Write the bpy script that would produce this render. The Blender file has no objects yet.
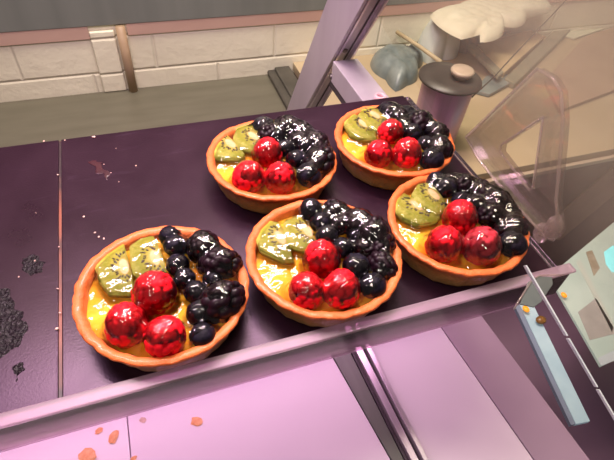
import bpy, bmesh, math, random
import numpy as np
from mathutils import Vector, Matrix

# ------------------------------------------------------------------ camera
F = 478.81
RC = np.array([[0.9428366336, 0.1910866547, -0.2730292525],
               [-0.3252934910, 0.7057153323, -0.6294044920],
               [0.0724101309, 0.6822402511, 0.7275335132]])
PC = np.array([0.0709, -0.3716, 0.2539])
cam_d = bpy.data.cameras.new('camera'); cam = bpy.data.objects.new('camera', cam_d)
bpy.context.scene.collection.objects.link(cam)
cam_d.sensor_width = 36; cam_d.lens = F / 614 * 36; cam_d.clip_start = .005; cam_d.clip_end = 50
M4 = Matrix.Identity(4)
for i in range(3):
    for j in range(3): M4[i][j] = RC[i, j]
    M4[i][3] = PC[i]
cam.matrix_world = M4
sc = bpy.context.scene
sc.camera = cam
sc.view_settings.view_transform = 'Standard'
sc.view_settings.look = 'None'
sc.view_settings.exposure = 0.0
sc.cycles.max_bounces = 8; sc.cycles.transparent_max_bounces = 24
sc.cycles.caustics_reflective = False; sc.cycles.caustics_refractive = False
sc.cycles.sample_clamp_indirect = 4

def ray(u, v): return RC @ np.array([(u - 307) / F, -(v - 230) / F, -1.0])
def at_z(u, v, z): d = ray(u, v); return PC + d * (z - PC[2]) / d[2]
def at_y(u, v, y): d = ray(u, v); return PC + d * (y - PC[1]) / d[1]
def at_x(u, v, x): d = ray(u, v); return PC + d * (x - PC[0]) / d[0]
def depth(p): return float(-((np.array(p) - PC) @ RC)[2])

# ------------------------------------------------------------------ helpers
COL = sc.collection
def tag(o, label=None, cat=None, group=None, kind=None):
    if label: o['label'] = label
    if cat: o['category'] = cat
    if group: o['group'] = group
    if kind: o['kind'] = kind
    return o
def empty(name, loc=(0, 0, 0), label=None, cat=None, group=None):
    o = bpy.data.objects.new(name, None); COL.objects.link(o); o.location = Vector(loc); o.empty_display_size = .01
    return tag(o, label, cat, group)
def link(name, me, mat=None, parent=None, loc=None, smooth=True):
    if mat is not None and not me.materials: me.materials.append(mat)
    o = bpy.data.objects.new(name, me); COL.objects.link(o)
    if parent is not None: o.parent = parent
    if loc is not None: o.location = Vector(loc)
    return o
def pymesh(name, verts, faces, smooth=True, attr=None):
    me = bpy.data.meshes.new(name); me.from_pydata([tuple(map(float, v)) for v in verts], [], faces)
    me.update()
    if attr is not None:
        a_ = me.attributes.new('ridge', 'FLOAT', 'POINT'); a_.data.foreach_set('value', np.asarray(attr, dtype=np.float32))
    if smooth: me.polygons.foreach_set('use_smooth', [True] * len(me.polygons))
    return me
def box_into(bm, x0, x1, y0, y1, z0, z1):
    r = bmesh.ops.create_cube(bm, size=1)
    for v in r['verts']:
        v.co = Vector(((x0 + x1) / 2 + v.co.x * (x1 - x0), (y0 + y1) / 2 + v.co.y * (y1 - y0), (z0 + z1) / 2 + v.co.z * (z1 - z0)))
def bm_mesh(name, bm, bevel=0, seg=2, smooth=False):
    if bevel: bmesh.ops.bevel(bm, geom=bm.edges[:], offset=bevel, segments=seg, affect='EDGES', profile=.5)
    bmesh.ops.recalc_face_normals(bm, faces=bm.faces)
    me = bpy.data.meshes.new(name); bm.to_mesh(me); bm.free()
    if smooth: me.polygons.foreach_set('use_smooth', [True] * len(me.polygons))
    return me
def box(name, x0, x1, y0, y1, z0, z1, mat, parent=None, bevel=0, seg=2):
    bm = bmesh.new(); box_into(bm, x0, x1, y0, y1, z0, z1)
    return link(name, bm_mesh(name, bm, bevel, seg), mat, parent)
def prism(name, pts, vec, mat, parent=None, bevel=0, holes=None):
    """extrude closed polygon (3d points) along vec"""
    bm = bmesh.new(); vec = Vector(vec)
    a = [bm.verts.new(Vector(p)) for p in pts]; b = [bm.verts.new(Vector(p) + vec) for p in pts]
    bm.faces.new(a); bm.faces.new(b[::-1]); n = len(pts)
    for i in range(n): bm.faces.new([a[i], b[i], b[(i + 1) % n], a[(i + 1) % n]])
    return link(name, bm_mesh(name, bm, bevel), mat, parent)
def tube(name, pts, r, mat, parent=None, n=10):
    V = []; Fc = []
    P = [Vector(p) for p in pts]
    for i, p in enumerate(P):
        t = (P[min(i + 1, len(P) - 1)] - P[max(i - 1, 0)]).normalized()
        a = t.orthogonal().normalized() if i == 0 else (a - t * a.dot(t)).normalized()
        b = t.cross(a)
        for k in range(n):
            w = 2 * math.pi * k / n; V.append(p + (a * math.cos(w) + b * math.sin(w)) * r)
    for i in range(len(P) - 1):
        for k in range(n): Fc.append((i * n + k, i * n + (k + 1) % n, (i + 1) * n + (k + 1) % n, (i + 1) * n + k))
    Fc.append(tuple(range(n))[::-1]); Fc.append(tuple((len(P) - 1) * n + k for k in range(n)))
    return link(name, pymesh(name, V, Fc), mat, parent)
def lathe_mesh(name, prof, n=64, jit=None):
    V = []; Fc = []
    for j, (r, z) in enumerate(prof):
        for k in range(n):
            w = 2 * math.pi * k / n; rr, zz = r, z
            if jit: rr, zz = jit(r, z, w, j)
            V.append((rr * math.cos(w), rr * math.sin(w), zz))
    for j in range(len(prof) - 1):
        for k in range(n): Fc.append((j * n + k, j * n + (k + 1) % n, (j + 1) * n + (k + 1) % n, (j + 1) * n + k))
    return pymesh(name, V, Fc)

# ------------------------------------------------------------------ materials
def new_mat(name):
    m = bpy.data.materials.new(name); m.use_nodes = True; nt = m.node_tree
    return m, nt, nt.nodes['Principled BSDF'], nt.nodes['Material Output']
def N(nt, t, **kw):
    n = nt.nodes.new(t)
    for k, v in kw.items():
        if k in n.inputs: n.inputs[k].default_value = v
        else: setattr(n, k, v)
    return n
def ramp(nt, fac, stops):
    r = nt.nodes.new('ShaderNodeValToRGB'); e = r.color_ramp.elements
    while len(e) < len(stops): e.new(.5)
    for i, (p, c) in enumerate(stops): e[i].position = p; e[i].color = (*c, 1)
    nt.links.new(fac, r.inputs['Fac']); return r
def coords(nt, out='Object', scale=None, loc=None, rot=None):
    t = nt.nodes.new('ShaderNodeTexCoord'); o = t.outputs[out]
    if scale or loc or rot:
        m = nt.nodes.new('ShaderNodeMapping')
        if scale: m.inputs['Scale'].default_value = scale
        if loc: m.inputs['Location'].default_value = loc
        if rot: m.inputs['Rotation'].default_value = rot
        nt.links.new(o, m.inputs['Vector']); o = m.outputs['Vector']
    return o
def noise(nt, vec, scale, detail=3, rough=.5, dist=0):
    n = N(nt, 'ShaderNodeTexNoise', Scale=scale, Detail=detail, Roughness=rough, Distortion=dist)
    nt.links.new(vec, n.inputs['Vector']); return n.outputs['Fac']
def bump(nt, h, bs, strength=.3, dist=.001, inp='Normal'):
    b = N(nt, 'ShaderNodeBump', Strength=strength, Distance=dist)
    nt.links.new(h, b.inputs['Height']); nt.links.new(b.outputs['Normal'], bs.inputs[inp]); return b
def simple(name, c1, c2=None, rough=.5, metal=0, nscale=30, bstr=0, bdist=.001, coat=0, spec=None, sss=0, stretch=None, detail=3, lo=.3, hi=.7):
    m, nt, b, o = new_mat(name)
    b.inputs['Roughness'].default_value = rough; b.inputs['Metallic'].default_value = metal
    b.inputs['Coat Weight'].default_value = coat; b.inputs['Coat Roughness'].default_value = .05
    if spec is not None: b.inputs['Specular IOR Level'].default_value = spec
    if sss: b.inputs['Subsurface Weight'].default_value = sss; b.inputs['Subsurface Scale'].default_value = .004
    v = coords(nt, scale=stretch)
    f = noise(nt, v, nscale, detail)
    r = ramp(nt, f, [(lo, c1), (hi, c2 or c1)])
    nt.links.new(r.outputs['Color'], b.inputs['Base Color'])
    if bstr: bump(nt, f, b, bstr, bdist)
    return m
def clear_mat(name, tint, body, body_fac, gloss_rough=.05, nscale=40, fres=1.45, streak=None, gmul=1.0, fade=None):
    """see-through sheet: transparent + thin scattering haze + fresnel gloss"""
    m, nt, b, o = new_mat(name); nt.nodes.remove(b)
    tr = N(nt, 'ShaderNodeBsdfTransparent', Color=(*tint, 1))
    df = N(nt, 'ShaderNodeBsdfDiffuse', Color=(*body, 1))
    tl = N(nt, 'ShaderNodeBsdfTranslucent', Color=(*body, 1))
    md = N(nt, 'ShaderNodeMixShader', Fac=.5); nt.links.new(df.outputs[0], md.inputs[1]); nt.links.new(tl.outputs[0], md.inputs[2])
    v = coords(nt, scale=streak); f = noise(nt, v, nscale, 3)
    mr = N(nt, 'ShaderNodeMapRange'); mr.inputs['From Min'].default_value = .3; mr.inputs['From Max'].default_value = .75
    mr.inputs['To Min'].default_value = body_fac * .75; mr.inputs['To Max'].default_value = body_fac * 1.35
    nt.links.new(f, mr.inputs['Value'])
    fo = mr.outputs[0]
    if fade:   # haze standing in for a reflection thins out towards one edge: fade = (vector, offset, width)
        dt = N(nt, 'ShaderNodeVectorMath', operation='DOT_PRODUCT'); dt.inputs[1].default_value = fade[0]; nt.links.new(coords(nt), dt.inputs[0])
        f2 = N(nt, 'ShaderNodeMapRange', interpolation_type='SMOOTHSTEP'); f2.inputs['From Min'].default_value = fade[1]; f2.inputs['From Max'].default_value = fade[1] + fade[2]
        nt.links.new(dt.outputs['Value'], f2.inputs['Value'])
        mu = N(nt, 'ShaderNodeMath', operation='MULTIPLY'); nt.links.new(fo, mu.inputs[0]); nt.links.new(f2.outputs[0], mu.inputs[1]); fo = mu.outputs[0]
    mx = N(nt, 'ShaderNodeMixShader'); nt.links.new(fo, mx.inputs[0]); nt.links.new(tr.outputs[0], mx.inputs[1]); nt.links.new(md.outputs[0], mx.inputs[2])
    gl = N(nt, 'ShaderNodeBsdfGlossy', Roughness=gloss_rough)
    fr = N(nt, 'ShaderNodeFresnel', IOR=fres)
    mm = N(nt, 'ShaderNodeMath', operation='MULTIPLY'); mm.inputs[1].default_value = gmul; nt.links.new(fr.outputs[0], mm.inputs[0])
    m2 = N(nt, 'ShaderNodeMixShader'); nt.links.new(mm.outputs[0], m2.inputs[0]); nt.links.new(mx.outputs[0], m2.inputs[1]); nt.links.new(gl.outputs[0], m2.inputs[2])
    nt.links.new(m2.outputs[0], o.inputs['Surface'])
    return m

# tray
def tray_mat():
    m, nt, b, o = new_mat('tray_slate')
    v = coords(nt)
    f = noise(nt, v, 14, 6, .6); r = ramp(nt, f, [(.3, (.013, .004, .009)), (.7, (.022, .008, .016))])
    smear = noise(nt, coords(nt, scale=(3, 14, 1), rot=(0, 0, .35)), 9, 5, .6, .6)
    sr = ramp(nt, smear, [(.60, (0, 0, 0)), (.80, (.22, .22, .22))])
    mx = N(nt, 'ShaderNodeMix', data_type='RGBA'); mx.inputs[7].default_value = (.095, .055, .095, 1)
    nt.links.new(sr.outputs['Color'], mx.inputs[0]); nt.links.new(r.outputs['Color'], mx.inputs[6])
    nt.links.new(mx.outputs[2], b.inputs['Base Color'])
    # fine crumb dust
    vo = N(nt, 'ShaderNodeTexVoronoi', Scale=160); nt.links.new(v, vo.inputs['Vector'])
    rr = ramp(nt, f, [(.35, (.27, .27, .27)), (.7, (.35, .35, .35))])
    nt.links.new(rr.outputs['Color'], b.inputs['Roughness'])
    b.inputs['Specular IOR Level'].default_value = .30; b.inputs['Specular Tint'].default_value = (1, .74, 1, 1)
    bump(nt, noise(nt, v, 700, 2), b, .12, .0006)
    return m
M_TRAY = tray_mat()
M_SYRUP = simple('dried_syrup', (.004, .002, .004), (.012, .005, .010), .28, nscale=420, bstr=1, bdist=.003, spec=.3)
M_JAM = simple('jam_stain', (.045, .004, .010), (.03, .006, .014), .35, nscale=120, bstr=.2)
M_SHELF = clear_mat('acrylic_shelf', (.90, .84, .88), (.55, .42, .50), .12, .08, 12)
M_LIP = clear_mat('acrylic_lip_wall', (.92, .90, .90), (.50, .46, .46), .12, .12, 3)
M_FLANGE = clear_mat('acrylic_lip_edge', (.92, .80, .88), (.80, .62, .72), .36, .3, 6, gmul=.45)
M_CLEAR = clear_mat('clear_plastic', (.93, .90, .88), (.85, .70, .62), .06, .06, 60, gmul=.5)
M_CLEAR_EDGE = clear_mat('clear_plastic_edge', (.95, .92, .9), (.9, .74, .68), .26, .08, 60, gmul=.6)
M_EDGE = simple('glass_edge', (.62, .66, .66), (.50, .56, .58), .25)
M_ALU = simple('anodised_aluminium', (.50, .43, .50), (.56, .49, .56), .42, .35, 40, stretch=(1, 1, .1))
M_ALU_LT = simple('bright_aluminium', (.62, .52, .60), (.80, .70, .78), .3, .7, 90, stretch=(1, .1, 1))
M_SLOT = simple('dark_slot', (.03, .018, .03), (.07, .045, .06), .5)
M_SCREW = simple('screw_steel', (.12, .10, .10), (.2, .17, .18), .35, .8)
M_STEEL = simple('brushed_steel_dim', (.118, .110, .080), (.145, .135, .100), .42, .12, 12, stretch=(1, 5, 5))
M_BRACKET = simple('dark_bracket', (.05, .046, .038), (.075, .068, .056), .45)
M_GREY = simple('grey_green_panel', (.165, .180, .165), (.215, .232, .212), .5, 0, 24, stretch=(1, 1, .04))
M_BATTEN = simple('dusty_pink_timber', (.52, .34, .28), (.60, .41, .34), .6, 0, 30, .2, stretch=(.2, 1, 1))
M_PIPE = simple('tan_pipe', (.36, .24, .14), (.46, .33, .22), .5)

def wall_mat():
    m, nt, b, o = new_mat('painted_brick')
    v = coords(nt, rot=(math.pi / 2, 0, 0))
    br = nt.nodes.new('ShaderNodeTexBrick')
    for k, val in (('Scale', 1.0), ('Brick Width', .215), ('Row Height', .062), ('Mortar Size', .004), ('Mortar Smooth', 1.0)): br.inputs[k].default_value = val
    nt.links.new(v, br.inputs['Vector'])
    v2 = coords(nt); n1 = noise(nt, v2, 34, 7, .68); n2 = noise(nt, v2, 5, 3)
    r = ramp(nt, n2, [(.3, (.78, .75, .58)), (.7, (.90, .87, .69))])
    mx = N(nt, 'ShaderNodeMix', data_type='RGBA'); mx.inputs[7].default_value = (.58, .47, .36, 1)
    ms = N(nt, 'ShaderNodeMath', operation='MULTIPLY'); ms.inputs[1].default_value = .15; nt.links.new(br.outputs['Fac'], ms.inputs[0])
    nt.links.new(ms.outputs[0], mx.inputs[0]); nt.links.new(r.outputs['Color'], mx.inputs[6]); nt.links.new(mx.outputs[2], b.inputs['Base Color'])
    sb = N(nt, 'ShaderNodeMath', operation='SUBTRACT'); nt.links.new(n1, sb.inputs[0]); nt.links.new(br.outputs['Fac'], sb.inputs[1])
    bump(nt, sb.outputs[0], b, .5, .004); b.inputs['Roughness'].default_value = .6
    return m
M_WALL = wall_mat()
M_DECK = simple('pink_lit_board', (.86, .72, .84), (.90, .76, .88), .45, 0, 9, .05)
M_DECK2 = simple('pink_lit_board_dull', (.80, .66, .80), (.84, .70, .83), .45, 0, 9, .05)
M_MAUVE = simple('mauve_panel', (.34, .23, .33), (.42, .29, .40), .45, 0, 8)
M_FLOOR = simple('dark_mauve_floor', (.20, .105, .17), (.25, .14, .21), .5, 0, 5)
M_GREYSTRIP = simple('grey_steel_strip', (.10, .105, .095), (.17, .17, .155), .45, .2, 60, stretch=(1, .1, 1))

# tart materials
def shell_mat():
    m, nt, b, o = new_mat('baked_pastry'); v = coords(nt)
    f = noise(nt, v, 160, 5, .65); g = noise(nt, v, 28, 3)
    sp = nt.nodes.new('ShaderNodeSeparateXYZ'); nt.links.new(v, sp.inputs[0])
    mr = N(nt, 'ShaderNodeMapRange'); mr.inputs['From Min'].default_value = .004; mr.inputs['From Max'].default_value = .0215
    nt.links.new(sp.outputs['Z'], mr.inputs['Value'])
    zr = ramp(nt, mr.outputs[0], [(0, (.56, .33, .12)), (.55, (.62, .26, .075)), (1, (.74, .17, .045))])
    nr = ramp(nt, g, [(.3, (.80, .74, .70)), (.75, (1.1, 1.08, 1.05))])
    mx = N(nt, 'ShaderNodeMix', data_type='RGBA', blend_type='MULTIPLY'); mx.inputs[0].default_value = 1
    nt.links.new(zr.outputs['Color'], mx.inputs[6]); nt.links.new(nr.outputs['Color'], mx.inputs[7]); nt.links.new(mx.outputs[2], b.inputs['Base Color'])
    b.inputs['Roughness'].default_value = .5; b.inputs['Specular IOR Level'].default_value = .3; b.inputs['Coat Weight'].default_value = .2; b.inputs['Coat Roughness'].default_value = .12
    b.inputs['Subsurface Weight'].default_value = .1; b.inputs['Subsurface Scale'].default_value = .003
    bump(nt, f, b, .7, .0022); return m
M_SHELL = shell_mat()
def custard_mat():
    m, nt, b, o = new_mat('glazed_custard'); v = coords(nt)
    g = noise(nt, v, 55, 3, .5, .5)
    r = ramp(nt, g, [(.3, (.86, .30, .015)), (.5, (.92, .44, .02)), (.75, (.95, .60, .05))])
    nt.links.new(r.outputs['Color'], b.inputs['Base Color'])
    b.inputs['Roughness'].default_value = .6; b.inputs['Specular IOR Level'].default_value = .1; b.inputs['Subsurface Weight'].default_value = .15; b.inputs['Subsurface Scale'].default_value = .004
    bump(nt, noise(nt, v, 90, 2), b, .3, .002); return m
M_CUST = custard_mat()
def berry_mat(name, c1, c2, sss, scale, coat=.8, rough=.25, bs=.3, ridge=False, spec=.3):
    m, nt, b, o = new_mat(name); v = coords(nt); f = noise(nt, v, scale, 4)
    if ridge:
        at = nt.nodes.new('ShaderNodeAttribute'); at.attribute_name = 'ridge'
        ma = N(nt, 'ShaderNodeMath', operation='MULTIPLY_ADD'); ma.inputs[1].default_value = .55; nt.links.new(at.outputs['Fac'], ma.inputs[0])  # crevices between drupelets get the darker colour, shade painted in
        mb = N(nt, 'ShaderNodeMath', operation='MULTIPLY'); mb.inputs[1].default_value = .16; nt.links.new(f, mb.inputs[0]); nt.links.new(mb.outputs[0], ma.inputs[2])
        fac = ma.outputs[0]
    else: fac = f
    r = ramp(nt, fac, [(.15 if ridge else .35, c1), (.55 if ridge else .68, c2)]); nt.links.new(r.outputs['Color'], b.inputs['Base Color'])
    b.inputs['Roughness'].default_value = rough; b.inputs['Coat Weight'].default_value = coat; b.inputs['Coat Roughness'].default_value = .06
    b.inputs['Specular IOR Level'].default_value = spec
    if sss: b.inputs['Subsurface Weight'].default_value = sss; b.inputs['Subsurface Radius'].default_value = (1, .1, .1); b.inputs['Subsurface Scale'].default_value = .003
    bump(nt, noise(nt, v, scale * 4, 2), b, bs, .0006); return m
M_RASP = berry_mat('raspberry_flesh', (.42, .001, .006), (.85, .010, .022), .2, 5, 0, .5, .1, True, .12)
M_RASP_DK = berry_mat('raspberry_ripe', (.26, .004, .015), (.56, .04, .06), .2, 5, 0, .5, .1, True, .12)
M_BLACK = berry_mat('blackberry_flesh', (.002, .001, .002), (.011, .003, .007), 0, 2.5, .1, .4, .1, True, .15)
M_BLUE = berry_mat('blueberry_skin', (.003, .002, .006), (.014, .010, .022), 0, 2.5, 0, .5, .15, False, .15)
def kiwi_mat():
    m, nt, b, o = new_mat('kiwi_flesh'); v = coords(nt)
    sp = nt.nodes.new('ShaderNodeSeparateXYZ'); nt.links.new(v, sp.inputs[0])
    ax = N(nt, 'ShaderNodeMath', operation='MULTIPLY'); ax.inputs[1].default_value = .62; nt.links.new(sp.outputs['X'], ax.inputs[0])
    cb = nt.nodes.new('ShaderNodeCombineXYZ'); nt.links.new(ax.outputs[0], cb.inputs[0]); nt.links.new(sp.outputs['Y'], cb.inputs[1])
    ln = N(nt, 'ShaderNodeVectorMath', operation='LENGTH'); nt.links.new(cb.outputs[0], ln.inputs[0])
    nz = N(nt, 'ShaderNodeVectorMath', operation='NORMALIZE'); nt.links.new(cb.outputs[0], nz.inputs[0])
    st = noise(nt, nz.outputs[0], 9, 2, .6)
    mr = N(nt, 'ShaderNodeMapRange'); mr.inputs['From Max'].default_value = .020; nt.links.new(ln.outputs['Value'], mr.inputs['Value'])
    ad = N(nt, 'ShaderNodeMath', operation='MULTIPLY_ADD'); ad.inputs[1].default_value = .35; nt.links.new(st, ad.inputs[0])
    sub = N(nt, 'ShaderNodeMath', operation='SUBTRACT'); sub.inputs[1].default_value = .17; nt.links.new(mr.outputs[0], sub.inputs[0]); nt.links.new(sub.outputs[0], ad.inputs[2])
    r = ramp(nt, ad.outputs[0], [(.0, (.70, .50, .28)), (.15, (.50, .42, .12)), (.30, (.34, .32, .045)), (.55, (.27, .29, .03)), (.72, (.42, .42, .08)), (1, (.24, .28, .03))])
    nt.links.new(r.outputs['Color'], b.inputs['Base Color'])
    b.inputs['Roughness'].default_value = .6; b.inputs['Specular IOR Level'].default_value = .1
    b.inputs['Subsurface Weight'].default_value = .15; b.inputs['Subsurface Scale'].default_value = .003
    bump(nt, st, b, .3, .001)
    return m
M_KIWI = kiwi_mat()
M_CORE = simple('kiwi_core', (.72, .50, .32), (.62, .45, .22), .6, nscale=200, spec=.1)
M_SEED = simple('kiwi_seed', (.015, .006, .008), (.04, .015, .015), .3, coat=.5)
def glaze_mat():
    m, nt, b, o = new_mat('clear_glaze'); nt.nodes.remove(b); v = coords(nt)
    tr = N(nt, 'ShaderNodeBsdfTransparent', Color=(.97, .93, .90, 1))
    gl = N(nt, 'ShaderNodeBsdfGlossy', Roughness=.035)
    bp = N(nt, 'ShaderNodeBump', Strength=.55, Distance=.0014); nt.links.new(noise(nt, v, 140, 1, .4, 1.2), bp.inputs['Height'])
    nt.links.new(bp.outputs[0], gl.inputs['Normal'])
    fr = N(nt, 'ShaderNodeFresnel', IOR=1.42); nt.links.new(bp.outputs[0], fr.inputs['Normal'])
    mm = N(nt, 'ShaderNodeMath', operation='MULTIPLY', use_clamp=True); mm.inputs[1].default_value = 2.0; nt.links.new(fr.outputs[0], mm.inputs[0])
    mx = N(nt, 'ShaderNodeMixShader'); nt.links.new(mm.outputs[0], mx.inputs[0]); nt.links.new(tr.outputs[0], mx.inputs[1]); nt.links.new(gl.outputs[0], mx.inputs[2])
    nt.links.new(mx.outputs[0], o.inputs['Surface']); return m
M_GLAZE = glaze_mat()

# ------------------------------------------------------------------ fruit meshes
def ico(sub):
    bm = bmesh.new(); bmesh.ops.create_icosphere(bm, subdivisions=sub, radius=1)
    V = np.array([v.co[:] for v in bm.verts]); Fc = [[v.index for v in f.verts] for f in bm.faces]; bm.free(); return V, Fc
IV, IF = ico(5); IV4, IF4 = ico(4)
def drupe_mesh(name, seed, n, bumph, shape, taper):
    rs = np.random.default_rng(seed)
    k = np.arange(n) + .5; ph = np.arccos(1 - 2 * k / n); th = math.pi * (1 + 5 ** .5) * k + rs.normal(0, .12, n)
    ph = ph + rs.normal(0, .05, n)
    C = np.stack([np.sin(ph) * np.cos(th), np.sin(ph) * np.sin(th), np.cos(ph)], 1)
    d = np.min(np.linalg.norm(IV[:, None, :] - C[None], axis=2), axis=1)
    sp = math.sqrt(4 * math.pi / n) * .62
    h = np.sqrt(np.clip(1 - (d / (sp * 1.05)) ** 2, 0, 1))
    r = 1 - bumph + bumph * h
    P = IV * r[:, None]
    z = P[:, 2]; P[:, 0] *= shape[0] * (1 - taper * z); P[:, 1] *= shape[1] * (1 - taper * z); P[:, 2] *= shape[2]
    # slight overall irregularity
    a = rs.normal(0, .05, 3); P *= (1 + (IV @ a))[:, None]
    return pymesh(name, P, IF, attr=h)
RASP = [drupe_mesh('raspberry_a', 1, 85, .09, (1, 1, 1.08), .12), drupe_mesh('raspberry_b', 2, 95, .10, (1.05, .96, 1.02), .08), drupe_mesh('raspberry_c', 3, 80, .09, (.97, 1.03, 1.1), .14)]
RASPD = [m.copy() for m in RASP[:1]]
BLACK = [drupe_mesh('blackberry_a', 4, 48, .20, (1, .9, 1.15), .05), drupe_mesh('blackberry_b', 5, 42, .22, (.95, 1, 1.25), .08), drupe_mesh('blackberry_c', 6, 55, .18, (1.05, .95, 1), .0)]
def blue_mesh(name, seed):
    rs = np.random.default_rng(seed); P = IV4.copy()
    ang = np.arctan2(P[:, 1], P[:, 0]); pol = np.arccos(np.clip(P[:, 2], -1, 1))
    r = np.ones(len(P))
    r += .10 * np.exp(-((pol - .42) / .10) ** 2) * (.6 + .4 * np.cos(5 * ang + seed))
    r -= .20 * np.exp(-(pol / .30) ** 2)
    a = rs.normal(0, .05, (4, 3))
    for q in a: r += .02 * np.sin(6 * (IV4 @ (q * 20)))
    P = P * r[:, None]; P[:, 2] *= .9
    return pymesh(name, P, IF4)
BLUE = [blue_mesh('blueberry_a', 1), blue_mesh('blueberry_b', 2), blue_mesh('blueberry_c', 3)]
for m in RASP: m.materials.append(M_RASP)
for m in RASPD: m.materials.append(M_RASP_DK)
for m in BLACK: m.materials.append(M_BLACK)
for m in BLUE: m.materials.append(M_BLUE)

# ------------------------------------------------------------------ tarts
TARTS = [
 dict(c=(.0616, -.1926), label='front left fruit tart, largest in the photo, nearest the seam between the trays',
  blue=[(171.7,229,10.5),(175.2,246.3,11),(177.8,265.4,10.5),(184.8,279,10),(195.7,292,10.5),(199,313,12),(202.6,335,12),(212.6,279,9.5)],
  black=[(204,247,15),(225,262,15),(229.5,301,18),(210,264,11)],
  rasp=[(155,292,21.5,0),(126.5,324,21,0),(165.5,336,20.5,0)],
  kiwi=[([(121.3,240),(104,253),(93.5,265),(98,280),(107.4,293),(134.3,294),(131.7,272),(125.6,251)],(125,266),(0,5)),
        ([(152.6,235),(140,238),(129,246),(130,262),(133,274),(150,280),(167,274),(163,256),(156,240)],(156,257),(0,6))]),
 dict(c=(.1619, -.1932), label='fruit tart in the middle of the front row, touching the clear shelf lip',
  blue=[(310.5,209.7,11),(320.3,222.4,10),(327,236,10.5),(342.8,248,10),(355.6,266.4,12.5),(372.5,285.5,12.5),(357.5,237,10)],
  black=[(336,213,11.5),(341,225,10),(358.5,224,14),(374,235,15),(383,247,12),(364.4,248,10),(384,266.4,12)],
  rasp=[(321.3,259,19,0),(306.4,290.5,18.5,0),(341.4,288.5,19,0)],
  kiwi=[([(269.5,219.7),(258,230),(255.6,238),(260,250),(284,261),(294,260.5),(289,240),(280,222)],(281,237),(0,5)),
        ([(300.5,214),(284,221),(283,232),(290,246),(303,250),(318.4,244),(310,229)],(308,230),(0,5))]),
 dict(c=(.1572, -.0908), label='fruit tart in the back row, left one of the two behind the front row',
  blue=[(262,123,9.5),(276,138,9),(285,148.5,8.5),(296.4,160,10),(308.6,175,12),(305.4,148,9.5)],
  black=[(268,133,10),(290.7,125.5,12),(283,131,11),(302,134,11.5),(298,143,10),(315,144,12),(321,150,10),(325,163,14)],
  rasp=[(267,153,14.5,0),(248.8,176.5,16,0),(280.4,177.5,16,0)],
  kiwi=[([(221,131),(208,143),(209,152),(215.6,158),(241.7,158.7),(245.5,154),(235,141)],(231,143),(0,5)),
        ([(248,122),(236,127),(233,137),(240,148),(254,151),(264,137),(260,127)],(254,135.5),(0,5))]),
 dict(c=(.2624, -.0910), label='back right fruit tart at the far corner of the dark tray',
  blue=[(386,106.4,8.5),(407.4,114.6,8.5),(431,130,9),(412,133,9),(425.4,146,9.5),(432.7,160,11)],
  black=[(391,113,9.5),(420,123,11),(399,118,9.5),(444,133,10),(444,150,12),(403,127,9)],
  rasp=[(391,131.5,12.5,0),(378.6,154,14,0),(407,153,14.5,0)],
  kiwi=[([(349,110),(342,114),(342,122),(350,134),(362,139),(377,138),(375,128),(362,117)],(364,123),(0,5)),
        ([(372,106),(360,107),(358,114),(368,126),(382,131),(390,120),(384,110)],(375.5,114.4),(0,5))]),
 dict(c=(.2635, -.1898), label='front right fruit tart half seen through the slanted glass beside the clear bracket',
  blue=[(434.4,178.8,9.5),(446,188,10),(461,201,9),(516,246,13)],
  black=[(452,176.5,10),(465,183,11),(480,194,12),(499,202,14),(514,214,12),(517,228,12),(490.5,216,12),(503,229,9.5),(474,206,10)],
  rasp=[(460,217,17,0),(444.8,244,18.5,0),(482,245.5,19,1)],
  kiwi=[([(404,192),(396,199),(394.5,209),(402,218),(418,225),(437,222),(441,216),(425,204)],(418,205),(0,6)),
        ([(425.6,182),(417,184),(412,193),(420,206),(436,214),(450,208),(442,195),(433,184)],(434.5,194),(0,5))]),
]
ZC = .0165
NR, NT = 110, 240
def smooth2(h, it):
    for _ in range(it):
        t = (np.roll(h, 1, 1) + np.roll(h, -1, 1)) / 2
        r = h.copy(); r[1:-1] = (h[2:] + h[:-2]) / 2
        h = (h * 2 + t + r) / 4
    return h
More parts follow.
